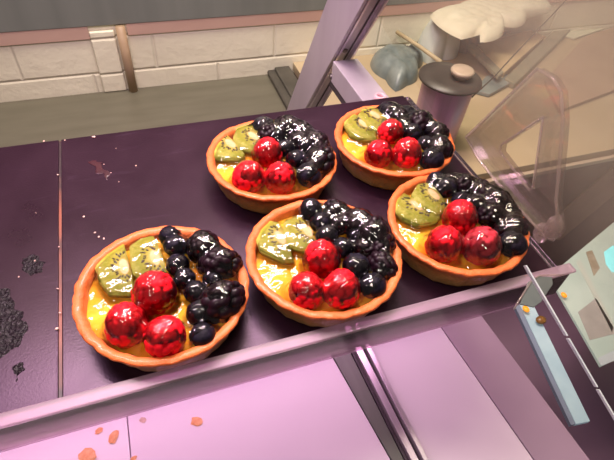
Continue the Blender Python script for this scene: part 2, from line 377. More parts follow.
def make_tart(T, idx):
    rng = random.Random(10 + idx); nrs = np.random.default_rng(idx)
    cx, cy = T['c']
    root = empty('fruit_tart', (cx, cy, 0), T['label'], 'tart', 'glazed fruit tarts on the dark tray')
    ph = [rng.uniform(0, 6.28) for _ in range(6)]
    def jit(r, z, w, j):
        q = .0005 * math.sin(2 * w + ph[0]) + .00012 * math.sin(7 * w + ph[1]) + .00025 * math.sin(17 * w + ph[2]) + .0002 * math.sin(31 * w + ph[3])
        k = 1 if r > .035 else 0
        zz = z + (.0003 * math.sin(3 * w + ph[4]) + .0001 * math.sin(11 * w + ph[5])) * (1 if z > .015 else 0)
        rr = r + q * k
        if j in (8, 9, 10, 11): rr += nrs.normal(0, .00012); zz += nrs.normal(0, .00012)
        return rr, zz
    prof = [(.0005, 0), (.03, 0), (.0400, 0), (.0417, .0008), (.0425, .0025), (.0445, .010), (.0466, .0165), (.0484, .0195), (.0495, .0210), (.0495, .0222), (.0487, .0229), (.0465, .0230), (.0447, .0224), (.0436, .0206), (.0428, .015), (.042, .011), (.0005, .011)]
    prof_old = [(.0005, 0), (.03, 0), (.0400, 0), (.0417, .0008), (.0425, .0025), (.0445, .010), (.0466, .0165), (.0484, .0192), (.0494, .0208), (.0493, .0221), (.0483, .0228), (.0468, .0227), (.0455, .0219), (.0447, .0200), (.0440, .015), (.043, .011), (.0005, .011)]
    link('pastry_shell', lathe_mesh('pastry_shell', prof, 160, jit), M_SHELL, root)
    # custard
    R = .0440; rr = np.linspace(.0002, R, NR); tt = np.arange(NT) * 2 * math.pi / NT
    RR, TT = np.meshgrid(rr, tt, indexing='ij'); X = RR * np.cos(TT); Y = RR * np.sin(TT)
    def lump(s, amp, seed):
        g = np.random.default_rng(seed); o = np.zeros_like(X)
        for _ in range(10):
            a = g.uniform(0, 6.28); fq = g.uniform(.5, 1.2) * s; o += np.sin((X * math.cos(a) + Y * math.sin(a)) * fq + g.uniform(0, 6.28))
        return o / 10 * amp
    cust = ZC + lump(260, .0016, idx) - .0 * RR
    cust = cust + .0012 * (1 - (RR / R) ** 4)
    def grid_faces():
        Fc = []
        for i in range(NR - 1):
            for k in range(NT): Fc.append((i * NT + k, (i + 1) * NT + k, (i + 1) * NT + (k + 1) % NT, i * NT + (k + 1) % NT))
        Fc.append(tuple(range(NT))[::-1][::-1]); return Fc
    GF = grid_faces()
    link('custard', pymesh('custard', np.stack([X.ravel(), Y.ravel(), cust.ravel()], 1), GF), M_CUST, root)
    H = cust + .0004; H = H.copy()
    def cover(px, py, pz, r, rz):
        nonlocal H
        d2 = ((X - px) ** 2 + (Y - py) ** 2) / r ** 2
        s = np.where(d2 < 1, pz + rz * np.sqrt(np.clip(1 - d2, 0, 1)) + .00025, 0); H = np.maximum(H, s)
    RM = np.zeros_like(X)
    def berry(kind, u, v, rpx, dark=0):
        zc = ZC + .010
        for _ in range(3):
            p = at_z(u, v, zc); r = rpx * {'raspberry': 1.03, 'blueberry': 1.10, 'blackberry': 1.18}[kind] * depth(p) / F
            zc = ZC + {'raspberry': .72, 'blueberry': .74, 'blackberry': .62}[kind] * r
        p = at_z(u, v, zc); lx, ly = p[0] - cx, p[1] - cy
        d = math.hypot(lx, ly); lim = .0462 - r * .8
        if d > lim: lx *= lim / d; ly *= lim / d
        if kind == 'raspberry': me = (RASPD[0] if dark else rng.choice(RASP)); s = (r, r, r)
        elif kind == 'blackberry': me = rng.choice(BLACK); s = (r, r, r)
        else: me = rng.choice(BLUE); s = (r, r, r)
        o = link(kind, me, None, root, (lx, ly, zc)); o.scale = s
        if kind == 'raspberry': o.rotation_euler = (rng.uniform(-.5, .5), rng.uniform(-.5, .5), rng.uniform(0, 6.28)); cover(lx, ly, zc, r * .99, r * .99); RM[((X - lx) ** 2 + (Y - ly) ** 2) < r * r * .85] = 1
        elif kind == 'blackberry': o.rotation_euler = (rng.uniform(.9, 1.8), rng.uniform(-.4, .4), rng.uniform(0, 6.28)); cover(lx, ly, zc, r, r * .96)
        else: o.rotation_euler = (rng.uniform(-.9, .9), rng.uniform(-.9, .9), rng.uniform(0, 6.28)); cover(lx, ly, zc, r, r * .95)
        if dark: o['label'] = 'darker, duller raspberry with pale streaks'
    for a in T['blue']: berry('blueberry', *a)
    for a in T['black']: berry('blackberry', *a)
    for a in T['rasp']: berry('raspberry', *a)
    # kiwi
    for q, (poly, core, (i0, i1)) in enumerate(T['kiwi']):
        zk = ZC + .0058 + .0012 * q
        P = [at_z(u, v, zk) for u, v in poly]; c = at_z(*core, zk)
        ax = P[i1] - P[i0]; ang = math.atan2(ax[1], ax[0])
        kr = link('kiwi_slice', None or bpy.data.meshes.new('kiwi_slice'), None, root, (c[0] - cx, c[1] - cy, zk))
        kr.rotation_euler = (0, 0, ang)
        ca, sa = math.cos(-ang), math.sin(-ang)
        L = []
        for p in P:
            x, y = p[0] - c[0], p[1] - c[1]
            d = math.hypot(p[0] - cx, p[1] - cy)
            if d > .0455: x = cx + (p[0] - cx) * .0455 / d - c[0]; y = cy + (p[1] - cy) * .0455 / d - c[1]
            L.append((x * ca - y * sa, x * sa + y * ca))
        bm = bmesh.new(); n = len(L)
        top = [bm.verts.new((x, y, 0)) for x, y in L]; bot = [bm.verts.new((x * 1.02, y * 1.02, -.0045)) for x, y in L]
        bm.faces.new(top); bm.faces.new(bot[::-1])
        for k in range(n): bm.faces.new([top[k], bot[k], bot[(k + 1) % n], top[(k + 1) % n]])
        bmesh.ops.recalc_face_normals(bm, faces=bm.faces)
        bmesh.ops.bevel(bm, geom=bm.edges[:], offset=.0008, segments=3, affect='EDGES')
        bm.to_mesh(kr.data); bm.free(); kr.data.polygons.foreach_set('use_smooth', [True] * len(kr.data.polygons)); kr.data.materials.append(M_KIWI)
        # side of the slice
        cyy = sum(y for x, y in L) / n; sgn = 1 if cyy > 0 else -1
        # core: flat lens
        V = []; Fc = []
        for j, rj in enumerate((.001, .6, 1)):
            for k in range(20):
                w = 2 * math.pi * k / 20; V.append((math.cos(w) * .0062 * rj, sgn * .0006 + math.sin(w) * .0027 * rj, .0005 * (1 - rj ** 2) + .00005))
        for j in range(2):
            for k in range(20): Fc.append((j * 20 + k, (j + 1) * 20 + k, (j + 1) * 20 + (k + 1) % 20, j * 20 + (k + 1) % 20))
        Fc.append(tuple(range(20)))
        link('core', pymesh('core', V, Fc), M_CORE, kr)
        # seeds
        V = []; Fc = []; S4, SF = ico(1)
        for k in range(26):
            w = -0.35 + (math.pi + .7) * k / 25 + rng.uniform(-.08, .08); g = rng.uniform(.85, 1.5)
            sx, sy = math.cos(w) * .0082 * g, sgn * (.0008 + math.sin(w) * .0050 * g)
            if not point_in(sx, sy, L): continue
            dirx, diry = math.cos(w), sgn * math.sin(w)
            b0 = len(V)
            for v in S4:
                a = v[0] * .0013; b = v[1] * .0006
                V.append((sx + a * dirx - b * diry, sy + a * diry + b * dirx, .0002 + v[2] * .0003))
            Fc += [[b0 + i for i in f] for f in SF]
        if V: tag(link('seeds', pymesh('seeds', V, Fc), M_SEED, kr), kind='stuff')
        # glaze over slice
        wx = X + cx - c[0]; wy = Y + cy - c[1]; lx = wx * ca - wy * sa; ly = wx * sa + wy * ca
        ins = np.zeros_like(X, bool); j = n - 1
        for i in range(n):
            xi, yi = L[i]; xj, yj = L[j]
            cond = ((yi > ly) != (yj > ly)) & (lx < (xj - xi) * (ly - yi) / ((yj - yi) or 1e-9) + xi)
            ins ^= cond; j = i
        H = np.where(ins, np.maximum(H, zk + .0007), H)
    # glaze: drape, with menisci between fruit
    G = smooth2(H + .0002, 40); G = np.maximum(G, H); G = smooth2(G, 12); G = np.maximum(G, H); G = smooth2(G, 3) + .0001
    G += lump(700, .0008, idx + 50) + smooth2(RM, 3) * lump(2300, .0007, idx + 90)
    edge = np.clip((RR / R - .95) / .05, 0, 1); G = G * (1 - edge) + np.minimum(G, .0215) * edge
    go = link('glaze', pymesh('glaze', np.stack([X.ravel(), Y.ravel(), G.ravel()], 1), GF), M_GLAZE, root)
    go['label'] = 'clear shiny glaze over the fruit'
def point_in(x, y, L):
    ins = False; j = len(L) - 1
    for i in range(len(L)):
        xi, yi = L[i]; xj, yj = L[j]
        if (yi > y) != (yj > y) and x < (xj - xi) * (y - yi) / (yj - yi) + xi: ins = not ins
        j = i
    return ins
for i, T in enumerate(TARTS): make_tart(T, i)

# ------------------------------------------------------------------ trays
TY0, TY1 = -.2335, 0.0
trl = box('serving_tray', -.30, -.0009, TY0, TY1, -.004, 0, M_TRAY, None, .0008)
tag(trl, 'dark plum slate tray on the left with dried syrup stains and no tarts', 'tray')
trr = box('serving_tray', .0009, .3225, TY0, TY1, -.004, 0, M_TRAY, None, .0008)
tag(trr, 'dark plum slate tray carrying the five fruit tarts', 'tray')
def blob(name, pts_px, z, mat, label, cat, group=None, parent=None, h=.0003, seed=1, sub=3):
    """irregular flat patch lying on plane z"""
    P = [at_z(u, v, z) for u, v in pts_px]; c = sum(P) / len(P); rs = random.Random(seed)
    Q = [np.array(p) for p in P]
    for _ in range(sub):
        R2 = []
        for a, b in zip(Q, Q[1:] + Q[:1]):
            m = (a + b) / 2; L = np.linalg.norm(b - a); m[0] += rs.uniform(-.22, .22) * L; m[1] += rs.uniform(-.22, .22) * L
            R2 += [a, m]
        Q = R2
    V = [(q[0] - c[0], q[1] - c[1], 0) for q in Q] + [((q[0] - c[0]) * .9, (q[1] - c[1]) * .9, h) for q in Q]; n = len(Q)
    Fc = [(k, (k + 1) % n, n + (k + 1) % n, n + k) for k in range(n)] + [tuple(range(n, 2 * n))]
    o = link(name, pymesh(name, V, Fc, False), mat, parent, (c[0], c[1], z))
    if label: tag(o, label, cat, group)
    return o
blob('syrup_stain', [(-4,290),(8,288),(14,306),(24,312),(28,330),(20,345),(10,350),(-4,360)], .0001, M_SYRUP, 'large glossy black syrup stain at the left edge of the left tray', 'stain', seed=3)
blob('syrup_stain', [(22,258),(34,254),(46,262),(42,272),(30,276),(22,268)], .0001, M_SYRUP, 'small black syrup smear on the left tray above the large stain', 'stain', seed=4)
blob('syrup_stain', [(12,368),(22,362),(25,370),(16,382)], .0001, M_SYRUP, 'small glossy syrup drip on the left tray below the large stain', 'stain', seed=6)
blob('jam_stain', [(88,162),(96,160),(104,170),(110,174),(108,180),(96,174)], .0001, M_JAM, 'dark red jam smear on the right tray near its back edge', 'stain', seed=5)
M_CRUMB = simple('pale_crumb', (.62, .38, .32), (.80, .55, .48), .6, nscale=500, bstr=.4)
M_CRUMB_O = simple('orange_crumb', (.80, .30, .12), (.92, .48, .25), .6, nscale=400, bstr=.4)
CV, CF = ico(2)
def crumb(u, v, z, r, mat, label, group, flat=.5, seed=0, name='pastry_crumb'):
    rs = np.random.default_rng(seed); P = CV * (1 + .35 * rs.normal(0, .5, (len(CV), 1)).clip(-1, 1)); P = P * np.array([1, rs.uniform(.5, .9), flat]) * r
    a = rs.uniform(0, 3.1); P = np.stack([P[:, 0] * math.cos(a) - P[:, 1] * math.sin(a), P[:, 0] * math.sin(a) + P[:, 1] * math.cos(a), P[:, 2] - P[:, 2].min()], 1)
    p = at_z(u, v, z); o = link(name, pymesh(name, P, CF, False), mat, None, (p[0], p[1], z)); tag(o, label, 'crumb', group); return o
k = 0
for u, v, r in [(94,137.5,.0022),(44,141.5,.0012),(65,140.5,.0009),(136,166,.0011),(111,173,.0009),(104,164.5,.0007),(116,148.5,.0006),(84,217,.0011),(95,233,.0012),(99,237,.0012),(104,239,.0013),(36,213,.0006),(58,175,.0009),(58,289,.0011),(60,313,.0011),(57,329,.0016),(59,247,.0008),(19,277,.0010),(35,261,.0011),(119,182,.0006)]:
    k += 1; crumb(u, v, .0001, r * .68, M_CRUMB, 'tiny pale pastry crumb lying on the dark trays', 'pale crumbs scattered on the dark trays', .45, k)
M_SEAM = simple('syrup_and_filler', (.20, .05, .025), (.02, .008, .012), .5, nscale=14, lo=.42, hi=.56)
# reddish residue in the seam; front stretch added dark to stop light from below
tag(box('residue_and_filler', -.00088, .00088, TY0, TY1 - .001, -.0038, -.0010, M_SEAM), 'thin reddish brown line of residue and dark filler in the gap between the two trays', 'residue')

# ------------------------------------------------------------------ clear shelf
sh = empty('acrylic_shelf', (0, -.245, -.012), 'clear acrylic shelf with a raised front lip carrying both dark trays', 'shelf')
def kid(o, p): o.parent = p; o.matrix_parent_inverse = Matrix.Translation(-p.location)
kid(box('shelf_base', -.34, .332, -.2345, .003, -.0085, -.0041, M_SHELF, None, .0006), sh)
kid(box('front_lip', -.34, .322, -.2462, -.2446, -.0125, .0098, M_LIP, None), sh)
kid(box('bottom_edge', -.34, .318, -.2468, -.2350, -.0140, -.0126, M_FLANGE, None, .0005), sh)
kid(box('top_edge', -.34, .327, -.2465, -.2388, .0100, .0124, M_FLANGE, None, .0009), sh)

# ------------------------------------------------------------------ lower deck
ZD = -.15
tag(box('floor', -1.5, 2.2, -1.2, .6, -.62, -.60, M_FLOOR), kind='structure')
def quad_prism(name, pts, h, mat, label=None, cat=None, bev=0, parent=None):
    o = prism(name, pts, (0, 0, -h), mat, parent, bev)
    if label: tag(o, label, cat)
    return o
def ext(a, b, y):  # extend line a-b on plane to given y
    t = (y - a[1]) / (b[1] - a[1]); return a + (b - a) * t
seam = (at_z(127, 415, ZD), at_z(131, 460, ZD)); e1 = (at_z(331, 354, ZD), at_z(391, 460, ZD)); e2 = (at_z(350, 350, ZD), at_z(405, 460, ZD))
e3 = (at_z(366, 344, ZD), at_z(425, 460, ZD)); e4 = (at_z(439, 323, ZD), at_z(535, 460, ZD)); e5 = (at_z(478, 310, ZD), at_z(591, 460, ZD))
Y0, Y1 = -.36, -.01
def strip(name, ea, eb, z, h, mat, label, cat, ga=0, gb=0, yb=Y1):
    a0, a1, b0, b1 = ext(*ea, Y0), ext(*ea, yb), ext(*eb, Y0), ext(*eb, yb)
    pts = [(a0[0] + ga, Y0, z), (b0[0] - gb, Y0, z), (b1[0] - gb, yb, z), (a1[0] + ga, yb, z)]
    return quad_prism(name, pts, h, mat, label, cat, .0006)
le = (np.array([-.7, -.3, ZD]), np.array([-.7, 0, ZD]))
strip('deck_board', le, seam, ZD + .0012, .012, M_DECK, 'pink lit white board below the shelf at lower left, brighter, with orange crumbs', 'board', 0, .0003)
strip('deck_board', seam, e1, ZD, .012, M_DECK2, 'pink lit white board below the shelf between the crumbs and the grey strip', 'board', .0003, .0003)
strip('metal_strip', e1, e2, ZD + .001, .012, M_GREYSTRIP, 'tapering grey steel strip beside the pink board', 'strip', .0003, .001)
rail = empty('divider_rail', tuple(at_z(385, 400, ZD)), 'silver grooved metal divider rail running between the two pink boards', 'rail')
def rail_part(name, xa0, xa1, z, h, mat):
    a0, a1 = ext(*e2, Y0), ext(*e2, Y1); b0, b1 = ext(*e3, Y0), ext(*e3, Y1)
    L = lambda p, q, t: np.array([p[0] + (q[0] - p[0]) * t, p[1], z])
    pts = [L(a0, b0, xa0), L(a0, b0, xa1), L(a1, b1, xa1), L(a1, b1, xa0)]
    o = prism(name, pts, (0, 0, -h), mat, None, .0004); kid(o, rail)
rail_part('groove', .04, .23, ZD - .002, .004, M_SLOT)
rail_part('rail_bar', .24, .62, ZD + .003, .010, M_ALU_LT)
rail_part('rail_bar', .78, 1.04, ZD + .006, .012, M_ALU_LT)
rail_part('groove', .63, .77, ZD - .001, .004, M_SLOT)
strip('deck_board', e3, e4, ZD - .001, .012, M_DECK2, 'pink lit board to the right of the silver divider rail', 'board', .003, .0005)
strip('mauve_board', e4, e5, ZD - .001, .014, M_MAUVE, 'dull mauve board past the right pink board', 'board', .0005, 0)
# orange crumbs on the deck
for j, (u, v, r, lb) in enumerate([(114, 437, .0055, 'orange pastry flake on the left pink board, middle one near the seam'), (88, 456, .0068, 'largest pale orange pastry flake at the bottom edge of the picture'),
                   (197, 421.5, .0046, 'orange pastry flake alone on the pink board right of the seam'), (99, 431, .0032, 'faint small pastry flake left of the seam, just below the lip'),
                   (143, 420, .0028, 'tiny pale crumb just right of the seam, near the lip'), (134, 458, .0028, 'tiny orange crumb on the seam at the bottom edge')]):
    crumb(u, v, ZD + (.0013 if u < 128 else .0001), r, M_CRUMB_O if j != 4 else M_CRUMB, lb, None, .12, 40 + j, 'pastry_flake')
for j, (u, v) in enumerate([(12,434),(33,424),(58,420),(78,412)]): crumb(u, v - 2, -.0040, .0016, M_CRUMB, 'small pale crumb trapped behind the clear front lip', 'crumbs behind the clear lip', .5, 60 + j)
# dark back of the case beneath the trays
tag(box('wall_case_back', -.9, .30, .004, .010, -.30, -.02, M_MAUVE), kind='structure')
tag(box('wall_cabinet_front', -.7, .33, -.355, .0, -.60, -.17, M_MAUVE), kind='structure')

# ------------------------------------------------------------------ end frame
XF = .288
A = lambda u, v: at_x(u, v, XF)
o0, o1 = A(287, 109), A(327, 0); i0_, i1_ = A(306, 107), A(364.5, 0)
def yz_at_z(a, b, z): t = (z - a[2]) / (b[2] - a[2]); return a[1] + (b[1] - a[1]) * t
ZT, ZB = .16, -.215
fr = empty('end_frame_post', (XF, .25, ZB), 'leaning mauve-grey aluminium end post with a slotted channel and screws', 'post')
pl = [(XF, yz_at_z(o0, o1, ZB), ZB), (XF, yz_at_z(o0, o1, ZT), ZT), (XF, yz_at_z(i0_, i1_, ZT), ZT), (XF, yz_at_z(i0_, i1_, ZB), ZB)]
kid(prism('side_plate', pl, (.004, 0, 0), M_ALU, None, .0006), fr)
def chan(name, x0, x1, dy0, dy1, mat):
    f0, f1 = yz_at_z(i0_, i1_, ZB), yz_at_z(i0_, i1_, ZT)
    p = [(x0, f0 + dy0, ZB), (x0, f1 + dy0, ZT), (x0, f1 + dy1, ZT), (x0, f0 + dy1, ZB)]
    kid(prism(name, p, (x1 - x0, 0, 0), mat), fr)
chan('channel_back', XF + .0041, XF + .026, .0035, .012, M_ALU)
chan('channel_wall', XF + .0041, XF + .0065, -.0015, .0035, M_ALU_LT)
chan('slot', XF + .0066, XF + .0088, .0025, .0034, M_SLOT)
chan('slot', XF + .0178, XF + .0196, .0025, .0034, M_SLOT)
chan('channel_wall', XF + .0235, XF + .026, -.0015, .0035, M_ALU_LT)
def screw(p, nrm, r, parent, mat=M_SCREW, name='screw'):
    bm = bmesh.new(); bmesh.ops.create_cone(bm, cap_ends=True, segments=20, radius1=r, radius2=r * .75, depth=.0014)
    me = bm_mesh(name, bm, 0, 2, False); o = link(name, me, mat); o.location = Vector(p)
    o.rotation_euler = Vector(nrm).to_track_quat('Z', 'Y').to_euler(); kid(o, parent)
nf = Vector((0, i1_[2] - i0_[2], -(i1_[1] - i0_[1]))).normalized()
if nf.y > 0: nf = -nf
def on_front(u, v):
    p0 = Vector(i0_); p0.y += .0024; d = Vector(ray(u, v)); t = (p0 - Vector(PC)).dot(nf) / d.dot(nf); return Vector(PC) + d * t
screw(on_front(345, 51), nf, .0036, fr)
screw(on_front(362, 10), nf, .0012, fr)
# shelf support rail
rl = empty('shelf_support_rail', (XF, .0, -.045), 'pale mauve metal support rail running from the leaning post under the tray', 'rail')
yr = yz_at_z(i0_, i1_, -.03)
kid(box('rail_body', XF - .001, XF + .030, -.20, yr - .016, -.038, -.0125, M_ALU, None, .0008), rl)
kid(box('rail_lower_slot', XF - .0005, XF + .028, -.20, yr - .014, -.046, -.0385, M_SLOT), rl)
screw(at_x(330.5, 77, XF - .0016), (-1, 0, 0), .0032, rl)
pb = at_z(377, 97, -.0125)
ring = empty('rubber_foot', (XF + .018, .016, -.0125), 'small round pink plastic foot on the rail behind the tray', 'foot')
kid(link('foot_ring', lathe_mesh('foot_ring', [(.0035, 0), (.006, 0), (.0065, .002), (.006, .005), (.004, .0055), (.0035, .003), (.0035, 0)], 24), simple('pink_plastic', (.75, .45, .50), (.8, .5, .55), .4), None, (XF + .018, .016, -.0125)), ring)

# ------------------------------------------------------------------ back wall
YW = .45
tag(box('wall_back', -1.4, 2.6, YW, YW + .05, -.62, 1.2, M_WALL), kind='structure')
zb = -.124; zt = -.1035
tag(box('trim_1', -1.2, .011, YW - .003, YW, zb, zt + .0, M_BATTEN), kind='structure')
tag(box('trim_2', .07, 1.6, YW - .003, YW, zb + .0015, zt + .0, M_BATTEN), kind='structure')
gp = empty('wall_panel', (0, YW, zt), 'grey-green ribbed sheet panel fixed to the wall above the painted brick', 'panel')
kid(box('sheet', -1.2, 2.4, YW - .004, YW - .0005, zt, .6, M_GREY, None, .001), gp)
pil = box('brick_pier', .0115, .049, YW - .006, YW - .0005, -.2195, -.112, M_WALL, None, .002, 3); tag(pil, 'narrow white painted brick pier left of the tan pipe', 'pier')
tag(tube('wall_pipe', [(.060, YW - .0085, -.2195), (.060, YW - .0085, -.16), (.060, YW - .0085, -.1045)], .0075, M_PIPE, None, 16), 'tan vertical pipe on the white brick wall', 'pipe')
# steel ledge
lg = empty('steel_ledge', (0, .2, -.24), 'dull olive steel ledge between the trays and the brick wall', 'ledge')
kid(box('ledge_top', -1.0, .338, .012, YW - .0005, -.235, -.22, M_STEEL, None, .001), lg)
br = empty('end_bracket', (.33, .39, -.22), 'dark rounded end cap standing up at the right end of the steel ledge', 'bracket')
kid(box('cap_body', .308, .345, .315, .449, -.2198, -.210, M_BRACKET, None, .004, 4), br)
kid(box('cap_lip', .322, .352, .318, .447, -.2098, -.205, M_BRACKET, None, .002, 3), br)

# ------------------------------------------------------------------ right counter behind the glass
ZK = -.2
YK = .06
M_KTOP = simple('kraft_counter', (.40, .31, .19), (.47, .37, .24), .5, 0, 9, .1)
M_KEDGE = simple('counter_edge', (.42, .33, .24), (.48, .38, .28), .4)
M_KDARK = simple('counter_shadow_gap', (.10, .08, .055), (.14, .11, .08), .5)
M_KFRONT = simple('dark_brown_front', (.135, .085, .070), (.175, .115, .095), .45, 0, 10)
ct = empty('side_counter', (.9, .25, ZK), 'tan side counter behind the glass at the right with a dark brown front', 'counter')
kid(box('counter_top', .36, 2.4, YK + .002, YW - .001, ZK - .016, ZK, M_KTOP, None, .001), ct)
kid(box('edge_band', .36, 2.4, YK - .006, YK + .0015, ZK - .020, ZK - .012, M_KEDGE, None, .001), ct)
kid(box('cabinet_front', .36, 2.4, YK + .02, YW - .01, -.595, ZK - .0165, M_KFRONT), ct)
pf = prism('diagonal_reveal', [at_y(614, 168, YK + .015), at_y(614, 195, YK + .015), at_y(560, 240, YK + .015), at_y(530, 240, YK + .015)], (0, .004, 0), simple('tan_reveal', (.28, .19, .13), (.32, .22, .16), .5)); kid(pf, ct)
# container with dark lid and round knob
cz = -.085; cc = at_z(450, 79, cz); cr = .046
can = empty('steel_canister', (cc[0], cc[1], ZK), 'pinkish stainless steel canister with a dark flat lid and round knob', 'canister')
M_CAN = simple('canister_steel', (.60, .34, .50), (.42, .30, .36), .32, .55, 9, stretch=(7, 7, .3))
def place(o, p): o.parent = p; return o
place(link('canister_body', lathe_mesh('canister_body', [(.0005, 0), (cr * .72, 0), (cr * .78, .004), (cr * .80, .06), (cr * .82, -ZK + cz - .006), (cr * .80, -ZK + cz - .003), (.0005, -ZK + cz - .003)], 48), M_CAN), can)
ld = place(link('canister_lid', lathe_mesh('canister_lid', [(.0005, 0), (cr * .92, 0), (cr, .002), (cr * .98, .005), (cr * .6, .0075), (.0005, .008)], 48), simple('lid_dark', (.045, .036, .032), (.07, .058, .05), .4)), can); ld.location = (0, 0, -ZK + cz - .002)
kn = at_z(461.6, 74, cz + .012)
kb = link('lid_knob', lathe_mesh('lid_knob', [(.0005, -.008), (.010, -.008), (.011, -.004), (.0155, -.002), (.017, .002), (.0155, .005), (.011, .0042), (.007, .0055), (.0005, .0058)], 32), simple('knob_beige', (.46, .36, .27), (.38, .30, .22), .45, nscale=90)); kb.parent = ld; kb.location = (kn[0] - cc[0], kn[1] - cc[1], .0165)
# crumpled soft things
def crumple(name, pts_px, z, h, mat, label, cat, seed=0, amp=.3, n=40, zoff=None):
    P = np.array([at_z(u, v, z)[:2] for u, v in pts_px]); P[:, 1] = np.minimum(P[:, 1], .444); c = P.mean(0)
    ang = np.arctan2(P[:, 1] - c[1], P[:, 0] - c[0]); rad = np.hypot(P[:, 0] - c[0], P[:, 1] - c[1]); o_ = np.argsort(ang)
    ang = ang[o_]; rad = rad[o_]; g = np.random.default_rng(seed)
    nt_ = 72; tt = np.linspace(-math.pi, math.pi, nt_, endpoint=False)
    R = np.interp(tt, np.concatenate([ang - 2 * math.pi, ang, ang + 2 * math.pi]), np.tile(rad, 3))
    waves = [(g.normal(0, 1, 2), g.uniform(0, 6.28)) for _ in range(12)]
    V = []; 
    for i in range(n):
        s = (i + .02) / (n - 1)
        for k in range(nt_):
            x = R[k] * s * math.cos(tt[k]); y = R[k] * s * math.sin(tt[k])
            w = sum(abs(math.sin((x * a[0] + y * a[1]) * 45 + b)) for a, b in waves) / 12
            zz = h * ((1 - s ** 4) ** .6 if s < 1 else 0) * (1 - amp + amp * 2 * w)
            V.append((x, y, max(zz, 0)))
    Fc = [(i * nt_ + k, (i + 1) * nt_ + k, (i + 1) * nt_ + (k + 1) % nt_, i * nt_ + (k + 1) % nt_) for i in range(n - 1) for k in range(nt_)] + [tuple(range(nt_))]
    o = link(name, pymesh(name, V, Fc), mat, None, (c[0], c[1], z)); tag(o, label, cat); return o
M_CREAM = simple('cream_cloth', (.62, .58, .43), (.72, .68, .52), .7)
M_PALE = simple('pale_blue_paper', (.50, .55, .52), (.62, .66, .61), .6)
M_TEAL = simple('teal_film', (.11, .14, .14), (.24, .27, .25), .35)
ZC2 = -.118
crumple('cream_cloth', [(430,16),(450,4),(500,-4),(548,2),(552,12),(525,18),(500,26),(480,34),(480,43),(462,40),(446,32)], ZC2, .018, M_CREAM, 'crumpled cream cloth draped over a carton on the side counter at top right', 'cloth', 1, .5)
p_ = [at_z(u, v, ZC2 - .0006) for u, v in [(456,8),(505,0),(511,4),(478,15)]]
for q_ in p_: q_[1] = min(q_[1], .443)
tag(prism('cardboard_carton', p_, (0, 0, ZK + .0005 - ZC2), simple('carton_grey', (.16, .14, .13), (.24, .21, .19), .5), None, .001), 'dark grey carton under the cream cloth on the side counter', 'carton')
crumple('paper_bag', [(411,20),(422,20),(432,36),(438,50),(442,60),(428,64),(414,50)], ZK + .0005, .06, M_PALE, 'pale blue-white crumpled paper bag behind the steel canister', 'bag', 2, .4)
crumple('plastic_bag', [(388,40),(400,38),(406,56),(410,70),(406,86),(396,92),(386,80)], ZK + .0005, .03, M_TEAL, 'dark teal crumpled plastic bag left of the canister', 'bag', 3)
stk = [at_z(397, 32, ZK + .045), at_z(420, 47, ZK + .045), at_z(441, 62, ZK + .045)]
tag(tube('wooden_stick', stk, .004, simple('stick_tan', (.42, .34, .20), (.5, .42, .27), .6)), 'thin tan wooden stick lying across the bags behind the canister', 'stick')
def slab(name, px, z, h, mat, label, cat, bev=.001):
    o = prism(name, [at_z(u, v, z) for u, v in px], (0, 0, -h), mat, None, bev); tag(o, label, cat); return o
slab('cardboard_box', [(478,44),(530,30),(545,36),(505,72),(497,70)], ZK + .02, .019, simple('cardboard', (.50, .37, .20), (.56, .43, .25), .6), 'flat tan cardboard box right of the cream cloth', 'box')
slab('grey_tray', [(482,30),(520,18),(530,24),(482,42)], ZK + .021, .001, simple('dark_grey_tray', (.17, .15, .14), (.25, .22, .20), .4, nscale=80), 'dark grey crumpled tray edge between the cream cloth and the cardboard', 'tray')
M_OLIVE = simple('olive_frame', (.20, .19, .13), (.28, .26, .18), .45)
slab('metal_bar', [(468,45),(474,43),(504,72),(499,76)], ZK + .026, .008, M_OLIVE, 'olive metal bar lying diagonally from the canister to the cardboard', 'bar')
slab('metal_bar', [(505,78),(562,22),(572,28),(515,84)], ZK + .012, .011, M_OLIVE, 'olive metal bar running up the right side of the cardboard box', 'bar')
slab('crumpled_wrap', [(486,76),(505,70),(512,82),(490,94),(474,90)], ZK + .008, .007, M_TEAL, 'grey crumpled wrap right of the canister lid', 'wrap')
slab('wooden_board', [(545,80),(585,36),(700,0),(760,60),(640,80),(560,110)], ZK + .008, .0075, simple('brown_board', (.33, .22, .15), (.40, .28, .19), .5, nscale=12), 'brown wooden board on the side counter at the right edge', 'board')
slab('pale_sheet', [(548,30),(580,0),(650,-30),(690,-6),(600,30),(575,38)], ZK + .006, .005, simple('pale_green_sheet', (.52, .52, .38), (.60, .60, .45), .6), 'pale green-white sheet of paper at the top right corner', 'paper')
wire = [at_z(u, v, ZK + .100) for u, v in [(570,-4),(540,28),(515,54),(495,76),(472,97)]]
tag(tube('thin_cable', wire, .0011, simple('cable_dark', (.04, .03, .02), None, .4)), 'thin dark cable stretched diagonally above the cardboard box', 'cable')

